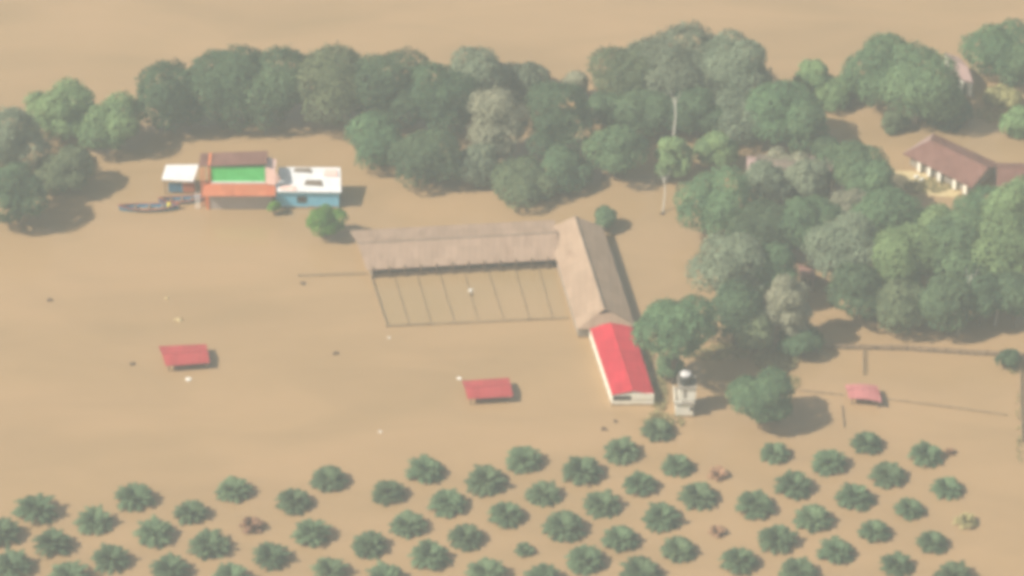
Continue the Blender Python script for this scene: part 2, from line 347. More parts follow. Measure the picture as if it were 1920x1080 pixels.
# px, py, rx, ry, tone, label, (options)
G1 = 'trees of the belt across the top'; G2 = 'trees of the big clump on the right'; G3 = 'trees around the flooded homestead'
TREES = [
 # top middle
 (895,150,62,58,'grey','grey green broad tree at the left end of the top tree belt',G1),
 (985,150,52,40,'grey','flat grey green tree with a thin arching edge, left of the biggest crown',G1),
 (925,235,58,72,'pale','pale dusty tree with thin foliage beside the dark tree',G1,dict(airy=.5)),
 (1045,235,62,78,'dark','darkest round tree left of the biggest crown',G1),
 (985,345,66,44,'olive','low olive tree on the water below the pale dusty tree',G1),
 (895,310,40,42,'grey','small grey green tree below the pale dusty tree',G1),
 (1055,320,48,42,'dark','low dark tree at the water below the darkest round tree',G1),
 (1078,160,26,34,'pale','thin pale arching tree between the dark tree and the biggest crown',G1,dict(airy=.8)),
 (1153,288,56,56,'mid','round green tree below the biggest crown with a brown gap on its right',G1),
 (1180,140,72,62,'olive','olive green left shoulder tree of the biggest crown',G1),
 (1275,132,112,80,'grey','biggest crown, grey on top, at the back of the tree belt',G1),
 (1375,140,66,78,'grey','tall grey green tree on the right shoulder of the biggest crown',G1),
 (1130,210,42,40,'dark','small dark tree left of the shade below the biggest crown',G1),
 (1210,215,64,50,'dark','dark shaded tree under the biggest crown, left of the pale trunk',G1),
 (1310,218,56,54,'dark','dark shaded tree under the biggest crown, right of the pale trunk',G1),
 (1262,296,34,46,'light','small light green tree right of the brown gap',G1,dict(airy=.3)),
 (1385,225,66,52,'grey','pale grey green tree in front of the tall right shoulder tree',G1),
 (1460,215,66,62,'mid','wide green tree left of the square water gap',G1),
 (1512,240,44,50,'mid','green tree at the left edge of the square water gap',G1),
 (1345,280,46,44,'light','light green bushy tree left of the weathered grey roof',G1,dict(airy=.3)),
 # top right
 (1655,135,66,66,'mid','green round left half of the big tree above the square water gap',G1),
 (1730,165,74,76,'mid','broad deep green tree right of the square water gap',G1),
 (1772,206,54,34,'dark','low dark tree behind the long brown building',G1),
 (1872,93,64,56,'mid','dark green round tree in the top right corner',G1),
 (1910,120,40,46,'mid','green tree cut by the right edge below the top right corner',G1),
 (1560,175,46,34,'light','low light green bush left of the big round tree',G1),
 (1880,185,36,18,'weed','small yellowish bush on the water below the top right tree',G1),
 (1905,232,34,30,'light','light green bush at the right edge above the long brown building',G1),
 (1676,230,24,24,'olive','small olive tree above the left end of the long brown building',G1),
 (1604,160,40,24,'olive','low olive tree above the square water gap',G1),
 (1522,150,36,38,'light','light green tree standing alone left of the big round tree',G1,dict(airy=.3)),
 (1478,312,52,30,'pale','low pale tree covering the middle of the weathered grey roof',G1,dict(airy=.5)),
 # right mass
 (1598,318,56,52,'mid','green tree below the square water gap',G2),
 (1632,350,42,46,'mid','green tree in front of the left end of the long brown building',G2),
 (1545,275,32,24,'dark','low dark tree left below the square water gap',G2),
 (1345,385,72,66,'mid','bright round tree bulging over the water on the left of the clump',G2),
 (1436,340,54,46,'grey','grey brown tree in front of the weathered grey roof',G2,dict(airy=.3)),
 (1515,340,46,44,'grey','grey green tree with thin leaves right of the weathered grey roof',G2,dict(airy=.3)),
 (1430,430,66,58,'dark','dark green tree right below the bulging round tree',G2),
 (1520,425,60,58,'mid','green tree in the middle of the clump, left of the pale topped tree',G2),
 (1598,395,48,44,'pale','pale topped tree in the middle of the clump',G2),
 (1665,410,64,56,'mid','green tree right of the pale topped tree',G2),
 (1742,428,56,46,'light','light green tree in front of the sunlit yard',G2),
 (1852,400,54,48,'mid','green tree hiding the middle of the long brown building',G2),
 (1905,400,50,62,'light','light green tree at the right edge below the long brown building',G2),
 (1590,475,66,70,'grey','grey green tree with a small rusty roof at its right',G2),
 (1370,505,60,72,'grey','tall grey green tree at the left front of the clump',G2),
 (1378,585,54,62,'dark','dark tree at the left front corner of the clump, above the green strip',G2),
 (1440,510,46,60,'mid','green tree behind the pale front tree',G2),
 (1475,575,46,86,'pale','tall pale dusty tree at the front of the clump beside the brown water gap',G2,dict(airy=.3)),
 (1415,620,38,40,'olive','small olive tree at the foot of the pale dusty front tree',G2),
 (1700,490,70,72,'light','sunlit green tree in the centre right of the clump',G2),
 (1610,545,52,56,'dark','dark tree right of the brown water gap',G2),
 (1790,480,72,76,'mid','large green tree above the leaning pale palm trunk',G2),
 (1885,480,62,80,'light','light green tree at the right edge, centre of the clump',G2),
 (1690,570,54,48,'olive','olive tree at the front edge right of the dark tree',G2),
 (1770,570,46,54,'dark','dark front tree left of the leaning pale palm trunk',G2),
 (1840,560,50,50,'dark','dark front tree right of the leaning pale palm trunk',G2),
 (1905,560,36,52,'dark','dark front tree at the right edge',G2),
 (1500,640,44,22,'dark','low dark bush in the water at the start of the long fence line',G2),
 # free trees
 (1256,690,26,20,'mid','low bushes at the foot of the single tree beside the tower',None,dict(leaf=.4)),
 (1266,618,67,68,'mid','single round tree standing right of the red roofed shed',None,dict(dens=1.5,lift=4.0)),
 (1426,744,59,54,'mid','single round tree standing in the water right of the white tower',None,dict(dens=1.5)),
 (1136,409,26,20,'dark','small dark tree behind the far end of the barn',None,dict(leaf=.45,dens=1.4)),
 (1892,672,26,12,'dark','low dark bush at the right end of the long fence line',None,dict(leaf=.4)),
 # left edge
 (18,275,62,72,'grey','grey green tree cut by the left edge of the picture',G3),
 (30,365,56,64,'dark','dark tree at the water, cut by the left edge of the picture',G3),
 # trees round the homestead shown in the inserted ground view
 (115,215,70,62,'light','light green airy tree at the left behind the moored boats',G3,dict(airy=.4)),
 (215,235,70,58,'light','yellow green tree behind the white tarpaulin shelter',G3,dict(airy=.3)),
 (120,320,58,50,'olive','olive bushy tree left of the moored boats',G3,dict(airy=.3)),
 (320,190,72,66,'dark','tall dark tree behind the left end of the green upper storey',G3),
 (420,165,78,72,'dark','tall dark tree behind the green upper storey',G3),
 (525,165,76,74,'dark','tall dark tree behind the pink tarpaulin',G3),
 (630,165,80,76,'olive','tall olive green tree behind the light blue house',G3),
 (735,175,76,74,'dark','tall dark tree right of the light blue house, with pale gaps',G3),
 (820,190,64,70,'dark','dark tree next to the grey end of the top tree belt',G3),
 (700,265,60,52,'mid','lower green tree right of the light blue house',G3),
 (800,300,62,56,'dark','lower dark tree at the water beside the grey end of the belt',G3),
]
for t in TREES:
    t = list(t); o_ = dict(t[7]) if len(t) > 7 else {}
    if t[6] in (G1, G3): o_['lift'] = o_.get('lift', 0) - 1.3
    t = t[:7] + [o_]
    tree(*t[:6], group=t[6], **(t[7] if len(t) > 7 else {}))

# bare pale trunks
def pale_trunk(b0, b1, z0, z1, label):
    p = at(*b0, z0); q = at(*b1, z1)
    mb = MB(); mid = (p + q) / 2 + Vector((.25, 0, .2))
    mb.tube([(p.x, p.y, -1), tuple(p), tuple(mid), tuple(q)], [.17, .15, .12, .09], 8)
    for a in (.5, 2.4, 4.4):
        e = q + Vector((math.cos(a) * 1.3, math.sin(a) * 1.3, .9)); s = p.lerp(q, .8)
        mb.tube([tuple(s), tuple((s + e) / 2 + Vector((0, 0, -.1))), tuple(e)], [.06, .04, .02], 5)
    thing_mesh(mb, 'bare_trunk', M['pale_bark'], (p.x, p.y, 0), label, 'dead tree', 'bare pale trunks')
pale_trunk((1795, 628), (1822, 515), 0, 11, 'leaning pale bare trunk in front of the dark trees, small white foot')
pale_trunk((1866, 610), (1872, 545), 0, 7, 'shorter upright pale trunk at the lower right of the clump')
pale_trunk((1262, 262), (1266, 182), 5, 11, 'thin pale bare trunk below the biggest crown')
pale_trunk((1243, 398), (1246, 330), 0, 6, 'thin pale pole standing in the water below the light green tree')

# ------------------------------------------------------------------ oil palms
def palm_proto(seed, tone='palm', nf=36, Lf=3.35, hz=.75):
    rng = np.random.default_rng(seed); Qs, Ts = [], []
    for i in range(nf):
        az = i * 2.39996 + rng.normal(0, .12); lev = i / nf
        el = math.radians(80 - 78 * lev + rng.normal(0, 7)); L = Lf * (0.62 + .4 * min(1, lev * 1.7)) * rng.uniform(.86, 1.1)
        n = 16; p = np.zeros((n, 3)); e = el; q = np.array([.12 * math.cos(az), .12 * math.sin(az), 0.])
        side = np.array([-math.sin(az), math.cos(az), 0]); dirs = []
        for k in range(n):
            d = np.array([math.cos(az) * math.cos(e), math.sin(az) * math.cos(e), math.sin(e)]); dirs.append(d)
            p[k] = q; q = q + d * L / n; e -= math.radians(2.8 + 2.2 * k / n)
        ft = rng.uniform(.25, .8)
        for k in range(1, n):
            t = k / n; d = dirs[k]; up = np.cross(side, d) * -1
            ll = .85 * math.sin(math.pi * min(1, t * .8 + .16)) * rng.uniform(.8, 1.1) + .12
            for s in (-1, 1):
                for sub in (0, .5):
                    b = p[k] + d * L / n * sub
                    v = unit(side * s * .85 + d * .55 - np.array([0, 0, .28]) + rng.normal(0, .07, 3))
                    tip = b + v * ll; w = d * .06
                    Qs.append([b - w, b + w, tip + w * .3, tip - w * .3]); Ts.append(ft + rng.normal(0, .15))
            # rachis
            w = side * .045
            Qs.append([p[k - 1] - w, p[k - 1] + w, p[k] + w, p[k] - w]); Ts.append(min(1, ft + .25))
    Q = np.array(Qs); Q[:, :, 2] += hz; Q[:, :, 2] = np.maximum(Q[:, :, 2], .03)
    me = quads_mesh('fronds', Q, np.clip(np.array(Ts), 0, 1)); me.materials.append(FOL[tone])
    mb = MB(); mb.tube([(0, 0, -1.2), (0, 0, .3), (.03, 0, hz - .3), (0, 0, hz + .15)], [.34, .36, .34, .18], 9)
    # cut leaf bases round the stem
    for k in range(26):
        a = k * 2.4; z = .05 + (hz - .2) * k / 26
        mb.tube([(.3 * math.cos(a), .3 * math.sin(a), z), (.48 * math.cos(a), .48 * math.sin(a), z + .22)], [.07, .03], 4)
    mt = bpy.data.meshes.new('trunk'); mt.from_pydata(mb.v, [], mb.f); mt.update(); mt.materials.append(M['bark'])
    return me, mt
PROTO = [palm_proto(s, nf=f, Lf=l) for s, f, l in ((1, 60, 3.3), (2, 52, 3.5), (3, 64, 3.25), (4, 50, 3.4), (5, 56, 3.2), (6, 62, 3.4))]
BROWN = palm_proto(9, 'brown', 14, 2.0, .35)
SMALL = palm_proto(10, 'palm', 16, 2.2, .55)
PALE = palm_proto(11, 'weed', 22, 2.4, .45)
ROWS = [
 [(1625,830),(1735,852),(1782,847,'b',.5)],
 [(1233,806),(1452,848),(1555,867),(1665,890),(1775,914)],
 [(1165,845),(1270,872),(1347,890,'b',.9),(1488,910),(1602,932),(1705,953),(1812,978,'p',.85)],
 [(982,862),(1090,883),(1200,907),(1308,930),(1415,947),(1525,972),(1640,995),(1748,1016)],
 [(798,882),(910,902),(1018,925),(1128,945),(1240,970),(1345,997,'b',.75),(1457,1010),(1568,1033),(1680,1058),(1787,1078)],
 [(617,898),(728,923),(840,943),(948,965),(1058,988),(1163,1010),(1272,1030),(1385,1052),(1497,1073)],
 [(438,918),(550,940),(765,983),(873,1007),(983,1030,'s',.8),(1097,1050),(1200,1072)],
 [(252,933),(358,960),(472,987,'b',1.1),(585,1000),(692,1022),(805,1043),(912,1073),(1017,1088)],
 [(67,957),(176,977),(290,1000),(392,1022),(507,1043),(618,1070),(722,1085)],
 [(3,1000),(98,1020),(207,1048),(318,1068),(433,1084)],
 [(22,1062),(130,1082)],
]
SIZE = {(1452,848):.82,(1735,852):.95,(1270,872):.85,(1018,925):.88,(1200,907):.92,(1705,953):.80,(1775,914):.84,(358,960):.9,(617,898):.97,(67,957):1.12,(1058,988):1.1,(1090,883):1.1,(1233,806):.92,
 (1748,1016):.84,(1640,995):.85,(1568,1033):.9,(1625,830):.88,(1680,1058):.85,(765,983):.95,(873,1007):.95,(252,933):1.05}
ORD = ['first','second','third','fourth','fifth','sixth','seventh','eighth','ninth','tenth','eleventh']
rn = 0
for ri, row in enumerate(ROWS):
    for ki, it in enumerate(row):
        px, py = it[:2]; kind = it[2] if len(it) > 2 else ''
        me, mt = {'b': BROWN, 's': SMALL, 'p': PALE}.get(kind, PROTO[(ri * 3 + ki * 5 + rn) % 6]); rn += 1
        z = {'b': .3, 's': .5, 'p': .4}.get(kind, .8)
        c = at(px, py, z)
        what = {'b': 'drowned brown oil palm barely above water', 's': 'stunted little green oil palm', 'p': 'small pale yellowish oil palm'}.get(kind, 'round green oil palm in the flood')
        root = empty('oil_palm', (c.x, c.y, 0), '%s, %s from left in slanting row %d' % (what, ORD[ki], ri + 1), 'oil palm', 'oil palms of the flooded plantation')
        s = (it[3] if len(it) > 3 else SIZE.get((px, py), random.uniform(.92, 1.06))) * 1.0
        root.rotation_euler = (random.uniform(-.12, .12), random.uniform(-.12, .12), random.uniform(0, 6.28)); root.scale = (s, s, s)
        for nm, m_ in (('fronds', me), ('trunk', mt)):
            o = bpy.data.objects.new(nm, m_); col.objects.link(o); o.parent = root
# ------------------------------------------------------------------ buildings
def V2(p): return Vector((p[0], p[1]))
def hip_roof(FL, FR, BR, BL, ze, zr, hipL, hipR, over=.0, ridge='lr', t=.12):
    """returns ridge ends and a roof MB for eave corners (xy); ridge runs left-right ('lr') or front-back ('fb')"""
    FL, FR, BR, BL = map(V2, (FL, FR, BR, BL))
    if ridge == 'lr': A, B = (FL + BL) / 2, (FR + BR) / 2
    else: A, B = (FL + FR) / 2, (BL + BR) / 2
    d = (B - A).normalized(); A2 = A + d * hipL; B2 = B - d * hipR
    P = lambda v, z: (v.x, v.y, z)
    a, b = P(A2, zr), P(B2, zr); fl, fr, br, bl = P(FL, ze), P(FR, ze), P(BR, ze), P(BL, ze)
    S = {}
    if ridge == 'lr':
        S['front'] = [fl, fr, b, a]; S['back'] = [br, bl, a, b]; S['a'] = [bl, fl, a]; S['b'] = [fr, br, b]
    else:
        S['left'] = [bl, fl, a, b]; S['right'] = [fr, br, b, a]; S['a'] = [fl, fr, a]; S['b'] = [br, bl, b]
    return S, a, b
def inset(c, d):
    m = sum((V2(p) for p in c), Vector((0, 0))) / 4
    out = []
    for p in c:
        v = V2(p) - m; out.append(m + v * (1 - d / v.length))
    return out
def walls(name, corners, z0, z1, mat, parent, t=.2, sides=(0, 1, 2, 3)):
    mb = MB(); n = len(corners)
    for i in sides:
        a, b = V2(corners[i]), V2(corners[(i + 1) % n]); d = (b - a).normalized(); nn = Vector((-d.y, d.x)) * t
        a2 = a; b2 = b - d * t
        mb.prism([a2, b2, b2 + nn, a2 + nn], z0, z1)
    return mb.build(name, mat, parent)
def roof_build(S, keys, mat, parent, t=.12, name='roof'):
    mb = MB()
    for k in keys: mb.slab(S[k], t)
    return mb.build(name, mat, parent)
def on_wall(a, b, s0, s1, z0, z1, off=.03, t=.06):
    a, b = V2(a), V2(b); d = (b - a); n = Vector((d.y, -d.x)).normalized()
    p, q = a + d * s0, a + d * s1
    return MB().prism([p + n * off, q + n * off, q + n * (off - t), p + n * (off - t)], z0, z1)

# --- barn, running away from the camera
ze = 2.3
bFL, bFR = at(1083, 617, ze), at(1191, 612, ze)
dv = at(1130, 425, ze) - at(1191, 612, ze)
bBR = bFR + dv; bBL = bFL + dv
barn = empty('barn', ((bFL.x + bFR.x) / 2, bFL.y, 0), 'long barn with weathered beige hipped roof, joined to the red roofed shed', 'barn')
S, ra, rb = hip_roof(bFL, bFR, bBR, bBL, ze, 4.8, 2.4, 0, ridge='fb')
roof = roof_build(S, ['left', 'right', 'a'], M['barn_roof'], barn)
g = inset([bFL, bFR, bBR, bBL], .7)
walls('wall', g, -1, ze - .15, M['grey_wall'], barn)
MB().slab([(g[3].x, g[3].y, ze), (g[2].x, g[2].y, ze), ((rb[0]), rb[1] - .3, 4.65)], .1).build('gable', M['grey_wall'], barn)
# gablet with dark vent at the ridge end
ax = (Vector(rb) - Vector(ra)).normalized(); sx = Vector((ax.y, -ax.x, 0))
A = Vector(ra); w_ = 1.15; tip = A - ax * .75 + Vector((0, 0, .25))
vb = MB(); L_, R_ = tip - sx * w_ + Vector((0, 0, -.75)), tip + sx * w_ + Vector((0, 0, -.75))
vb.slab([tuple(L_), tuple(tip), tuple(A + ax * .8 + Vector((0, 0, .08)))], .08); vb.slab([tuple(tip), tuple(R_), tuple(A + ax * .8 + Vector((0, 0, .08)))], .08)
gb = vb.build('gablet', M['barn_roof'], barn)
e = ax * .12
MB().slab([tuple(L_ + e), tuple(R_ + e), tuple(tip + e)], .05).build('vent', M['dark'], barn)
rc = MB(); rc.tube([tuple(A + Vector((0, 0, .05))), tuple(Vector(rb) + Vector((0, 0, .05)))], [.14, .14], 6); rc.build('ridge_cap', M['grey_roof'], barn)
for i in range(7):
    on_wall(g[1], g[2], .08 + .13 * i, .13 + .13 * i, 1.0, 2.0).build('window', M['dark'], barn)

# --- long wing
zw = 2.0
wFR, wFL = at(1050, 486, zw), at(688, 506, zw)
wBR, wBL = at(1040, 412, zw), at(655, 432, zw)
wing = empty('long_stable', ((wFL.x + wFR.x) / 2, wFL.y, 0), 'long low open stable with dusty pinkish roof and dark shaded front, left of the barn', 'stable')
S, a_, b_ = hip_roof(wFL, wFR, wBR, wBL, zw, 3.4, 0, 0, ridge='lr')
roof_build(S, ['front', 'back'], M['wing_roof'], wing)
g = inset([wFL, wFR, wBR, wBL], 1.0)
walls('back_wall', [g[2], g[3]], -1, zw - .1, M['grey_wall'], wing, sides=(0,))
walls('end_wall', [g[3], g[0]], -1, zw - .1, M['grey_wall'], wing, sides=(0,))
walls('low_wall', [g[0], g[1]], -1, .9, M['wood'], wing, sides=(0,))
for i in range(12):
    p = g[0].lerp(g[1], i / 11.5 + .004)
    MB().box((p.x, p.y - .15, .75), (.22, .22, 3.5)).build('post', M['wood'], wing)
MB().tube([a_, b_], [.13, .13], 6).build('ridge_cap', M['grey_roof'], wing)

# --- red roofed shed with white walls
zs = 2.2
sFL, sFR = at(1147, 761), at(1226, 760)
dv = at(1107, 640) - at(1147, 761)
dv = dv * 1.06
sBL, sBR = sFL + dv, sFR + dv + Vector((.3, 0, 0))
shed = empty('red_roofed_shed', ((sFL.x + sFR.x) / 2, sFL.y, 0), 'shed with bright red sheet roof and white walls at the near end of the barn', 'shed')
S, a_, b_ = hip_roof(sFL, sFR, sBR, sBL, zs + .05, zs + .85, 0, 0, ridge='fb')
mbr = MB()
for k in ('left', 'right'): mbr.slab(S[k], .1)
rr_ = mbr.build('roof', M['red_roof'], shed)
cs = [sFL, sFR, sBR, sBL]
walls('wall', [V2(c) for c in cs], -1, zs - .08, M['white_wall'], shed, t=.25)
MB().slab([(sFL.x + .1, sFL.y + .12, zs - .06), (sFR.x - .1, sFR.y + .12, zs - .06), (a_[0], a_[1] + .12, zs + .7)], .1).build('gable', M['white_wall'], shed)
on_wall(sFL, sFR, .03, .46, 1.15, 2.05, off=.04).build('opening', M['dark'], shed)
on_wall(sFL, sFR, .46, .995, 1.35, 2.42, off=.10, t=.14).build('fascia', M['white_wall'], shed)
n = 9
for i in range(n):
    p = V2(sFL).lerp(V2(sBL), (i + .5) / n)
    MB().box((p.x - .06, p.y, .8), (.12, .3, 2.5)).build('pilaster', M['white_wall'], shed)
MB().tube([a_, b_], [.1, .1], 6).build('ridge_cap', M['red_roof'], shed)
# leaf litter / water stained lean-to along the right side
# --- white tower with water tank
tw = at(1283, 782)
tower = empty('white_tower', (tw.x, tw.y, 0), 'small two tier white building with flat roofs, a black water tank on top', 'tower')
x0, x1 = at(1264, 782).x, at(1302, 782).x; y0 = tw.y
r_ = .06
def rbox(xa, xb, ya, yb, z0, z1): return MB().prism([(xa, ya), (xb, ya), (xb, yb), (xa, yb)], z0, z1)
rbox(x0 + .2, x1 - .25, y0, y0 + 4.2, -1, 2.75).build('lower_wall', M['white_wall'], tower)
rbox(x0 - .05, x1 + .0, y0 - .25, y0 + 4.4, 2.75, 2.95).build('lower_roof', M['grey_wall'], tower)
mbp = MB(); mbp.prism([(x0 - .05, y0 - .25), (x0 + 1.2, y0 - .25), (x0 + 1.2, y0 - .1), (x0 - .05, y0 - .1)], 2.95, 3.3); mbp.prism([(x0 - .05, y0 - .1), (x0 + .1, y0 - .1), (x0 + .1, y0 + 4.4), (x0 - .05, y0 + 4.4)], 2.95, 3.3)
mbp.build('parapet', M['white_wall'], tower)
rbox(x0 + .75, x1 + .15, y0 + .75, y0 + 4.1, 2.95, 5.3).build('upper_wall', M['white_wall'], tower)
rbox(x0 + .55, x1 + .3, y0 + .55, y0 + 4.3, 5.3, 5.45).build('upper_roof', M['grey_wall'], tower)
fr = rbox(x0 + 2.55, x0 + 3.05, y0 - .04, y0 + .05, 1.35, 1.95).build('window', M['dark'], tower)
rbox(x0 + 1.5, x0 + 2.0, y0 + .71, y0 + .8, 3.4, 5.0).build('vent_panel', M['grey_wall'], tower)
tk = empty('water_tank', (x0 + 1.9, y0 + 2.2, 5.45), 'black round water tank with pale lid on top of the white tower', 'water tank')
cx, cy = x0 + 1.9, y0 + 2.2
MB().tube([(cx, cy, 5.45), (cx, cy, 5.6), (cx, cy, 7.0), (cx, cy, 7.25)], [1.12, 1.15, 1.15, .95], 20).build('tank_body', M['tank'], tk)
MB().tube([(cx - .1, cy, 7.25), (cx - .1, cy, 7.4), (cx - .1, cy, 7.62)], [.95, .9, .25], 16).build('lid', M['lid'], tk)

# --- three small red field shelters
def shelter(FL, FR, BR, BL, ze, zr, mat, label, bow=0.0):
    c = [at(*p, ze) for p in (FL, FR, BR, BL)]
    root = empty('field_shelter', ((c[0].x + c[1].x) / 2, c[0].y, 0), label, 'shelter', 'red roofed shelters drowned to the eaves')
    S, a, b = hip_roof(*c, ze, zr, 0, 0, ridge='lr')
    if bow:
        mb = MB(); n = 8
        for i in range(n):
            u0, u1 = i / n, (i + 1) / n; z = lambda u: bow * math.sin(math.pi * u)
            L = lambda p, q, u: Vector(p).lerp(Vector(q), u) + Vector((0, 0, z(u)))
            mb.slab([L(S['front'][0], S['front'][1], u0), L(S['front'][0], S['front'][1], u1), L(a, b, u1), L(a, b, u0)], .08)
            mb.slab([L(a, b, u0), L(a, b, u1), L(S['back'][1], S['back'][0], u1), L(S['back'][1], S['back'][0], u0)], .08)
        mb.build('roof', mat, root)
    else: roof_build(S, ['front', 'back'], mat, root, t=.08)
    g = inset(c, .7)
    for i in range(4):
        p = g[i]; MB().box((p.x, p.y, ze / 2 - .45), (.18, .18, ze + .85)).build('post', M['wood'], root)
    mb = MB()
    for i, j in ((0, 1), (2, 3), (1, 2), (3, 0)):
        p, q = g[i], g[j]; mb.tube([(p.x, p.y, ze - .15), (q.x, q.y, ze - .15)], [.09, .09], 5)
    mb.build('beams', M['wood'], root)
    MB().tube([tuple(Vector(a) + Vector((0, 0, .04 + bow * .5))), tuple(Vector(b) + Vector((0, 0, .04 + bow * .5)))], [.08, .08], 5).build('ridge_cap', mat, root)
shelter((311, 686), (393, 680), (387, 645), (297, 649), 1.45, 1.85, M['shed_roof'], 'leftmost red roofed shelter, alone in the open flood')
shelter((877, 748), (962, 743), (954, 708), (866, 714), 1.45, 1.85, M['shed_roof'], 'middle red roofed shelter, in open water left of the white walled shed')
shelter((1592, 747), (1653, 754), (1645, 723), (1584, 722), 1.45, 1.7, M['pink_roof'], 'rightmost and smallest red shelter, pinkish with a bowed roof', bow=.3)

# --- long brown building upper right
zb = 2.5
cFL, cBL, cBR, cFR = at(1692, 288, zb), at(1750, 250, zb), at(1880, 310, zb), at(1822, 352, zb)
big = empty('brown_building', (cFL.x, cFL.y, 0), 'long brown roofed building with white veranda columns in the upper right', 'building')
S, a_, b_ = hip_roof(cFL, cFR, cBR, cBL, zb, 4.3, 2.6, 0, ridge='lr')
roof_build(S, ['front', 'back'], M['brown_roof'], big)
roof_build(S, ['a'], M['pinkgrey_roof'], big, name='hip_end')  # paler pinkish sheets put the sun on this left hip into the colour
g = inset([cFL, cFR, cBR, cBL], 1.5)
walls('wall', g, -1, zb - .1, M['grey_wall'], big)
f0, f1 = V2(cFL), V2(cFR)
dn = (f1 - f0).normalized(); nn = Vector((-dn.y, dn.x))
for s in (.24, .385, .53, .75, .9):
    p = f0.lerp(f1, s) + nn * .35
    MB().box((p.x, p.y, .65), (.75, .5, 3.3), math.atan2(dn.y, dn.x)).build('column', M['white_wall'], big)
MB().tube([a_, b_], [.16, .16], 6).build('ridge_cap', M['brown_roof'], big)
# second wing running right, out of frame
eFL, eFR, eBR, eBL = at(1868, 352, zb), at(2010, 356, zb), at(2010, 306, zb), at(1868, 306, zb)
w2 = empty('brown_building', (eFL.x, eFL.y, 0), 'brown roofed wing cut by the right edge, beside the long building', 'building')
S, a_, b_ = hip_roof(eFL, eFR, eBR, eBL, zb + .05, 4.2, 0, 0, ridge='lr')
roof_build(S, ['front', 'back'], M['brown_roof'], w2)
g = inset([eFL, eFR, eBR, eBL], 1.3); walls('wall', g, -1, zb, M['white_wall'], w2)
MB().tube([a_, b_], [.16, .16], 6).build('ridge_cap', M['brown_roof'], w2)
# sunlit yard in front of the veranda
yc = at(1738, 345); yard = MB()
ring = [(yc.x + 6.6 * math.cos(t) * (1 + .12 * math.sin(3 * t)) + 0, yc.y + 4.4 * math.sin(t) * (1 + .15 * math.cos(2 * t)) - .55 * 5.6 * math.cos(t) * .6, .06) for t in np.linspace(0, 6.283, 28, endpoint=False)]
yard.slab(ring, .5); yo = yard.build('yard_ground', M['litter']); tag(yo, kind='structure')
for k, (px, py) in enumerate(((1718, 334), (1728, 340))):
    p = at(px, py); thing_mesh(MB().box((p.x, p.y, .25), (.8, .5, .55), .3).box((p.x + .05, p.y, .56), (.5, .3, .1), .3), 'white_bin', M['white_thing'], (p.x, p.y, 0), ('left ' if k == 0 else 'right ') + 'one of two small white bins on the sunlit yard by the columns', 'bin', 'white bins on the yard')

# --- other roofs among the trees
def hut(FL, FR, BR, BL, ze, zr, rmat, wmat, label, ridge='lr', hips=(0, 0), door=True):
    c = [at(*p, ze) for p in (FL, FR, BR, BL)]
    root = empty('house', ((c[0].x + c[1].x) / 2, c[0].y, 0), label, 'house')
    S, a, b = hip_roof(*c, ze, zr, hips[0], hips[1], ridge=ridge)
    roof_build(S, ['front', 'back'] if ridge == 'lr' else ['left', 'right'], M[rmat], root)
    g = inset(c, .5); walls('wall', g, -1, ze - .1, M[wmat], root)
    on_wall(g[0], g[1], .2, .32, .3, ze - .5).build('window', M['dark'], root)
    on_wall(g[0], g[1], .6, .75, 0, ze - .5).build('door', M['dark'], root)
    return root
hut((1783, 140), (1826, 158), (1800, 108), (1770, 98), 3.4, 4.4, 'pinkgrey_roof', 'white_wall', 'pale pinkish roofed house half hidden between the two top right trees', ridge='lr')
hut((1410, 345), (1535, 350), (1530, 292), (1418, 288), 3.0, 4.6, 'grey_roof', 'grey_wall', 'house with weathered grey roof sunk among the trees of the right clump')
hut((1535, 325), (1568, 328), (1568, 300), (1538, 298), 4.6, 5.4, 'pinkgrey_roof', 'white_wall', 'tiny hut with pinkish roof right of the weathered grey roof')
hut((1500, 514), (1530, 527), (1526, 505), (1494, 492), 2.6, 3.4, 'brown_roof', 'wood', 'little brown roofed hut beside the brown water gap in the clump')
hut((1600, 466), (1628, 466), (1626, 448), (1600, 448), 7.4, 8.0, 'pinkgrey_roof', 'wood', 'tiny pinkish roof showing between crowns in the middle of the clump')
hut((1400, 318), (1420, 320), (1418, 294), (1400, 292), 4.6, 5.4, 'pinkgrey_roof', 'white_wall', 'narrow pinkish roof left of the weathered grey roof')

# ------------------------------------------------------------------ fences
def fence(pts, step, hgt, label, rail_r=.07, mat='fence_wood', post_r=.09, rails=(0.85, .35), cat='fence', group=None, name='fence'):
    W = [at(*p) for p in pts]; root = empty(name, tuple(W[0]), label, cat, group)
    for a, b in zip(W[:-1], W[1:]):
        d = b - a; n = max(2, int(d.length / step))
        for r in rails:
            m = MB(); k = 10; P = []
            for i in range(k + 1):
                q = a + d * i / k; P.append((q.x, q.y + random.uniform(-.05, .05), hgt * r + random.uniform(-.04, .04)))
            m.tube(P, [rail_r] * (k + 1), 5).build('rail', M[mat], root)
        for i in range(n):
            q = a + d * (i / n)
            MB().tube([(q.x, q.y, -.8), (q.x + random.uniform(-.05, .05), q.y, hgt * random.uniform(.95, 1.15))], [post_r, post_r * .85], 6).build('post', M[mat], root)
    return root
GP = 'paddock fences in front of the long stable'
fence([(693, 514), (725, 612)], 3, .45, 'faint left end fence of the drowned paddock', group=GP)
fence([(725, 613), (1066, 598)], 3.2, .45, 'long near side fence of the drowned paddock', group=GP)
for i, (a, b) in enumerate((((737, 512), (767, 611)), ((780, 510), (808, 609)), ((822, 508), (852, 607)), ((868, 506), (897, 605)), ((913, 504), (945, 603)), ((963, 500), (993, 601)), ((1008, 498), (1036, 599)))):
    fence([a, b], 4, .3, '%s dividing fence of the drowned paddock, counted from the left' % ORD[i], group=GP, rail_r=.05, rails=(.6,))
fence([(560, 519), (688, 515)], 3.5, .6, 'faint fence line running left from the corner of the long stable')
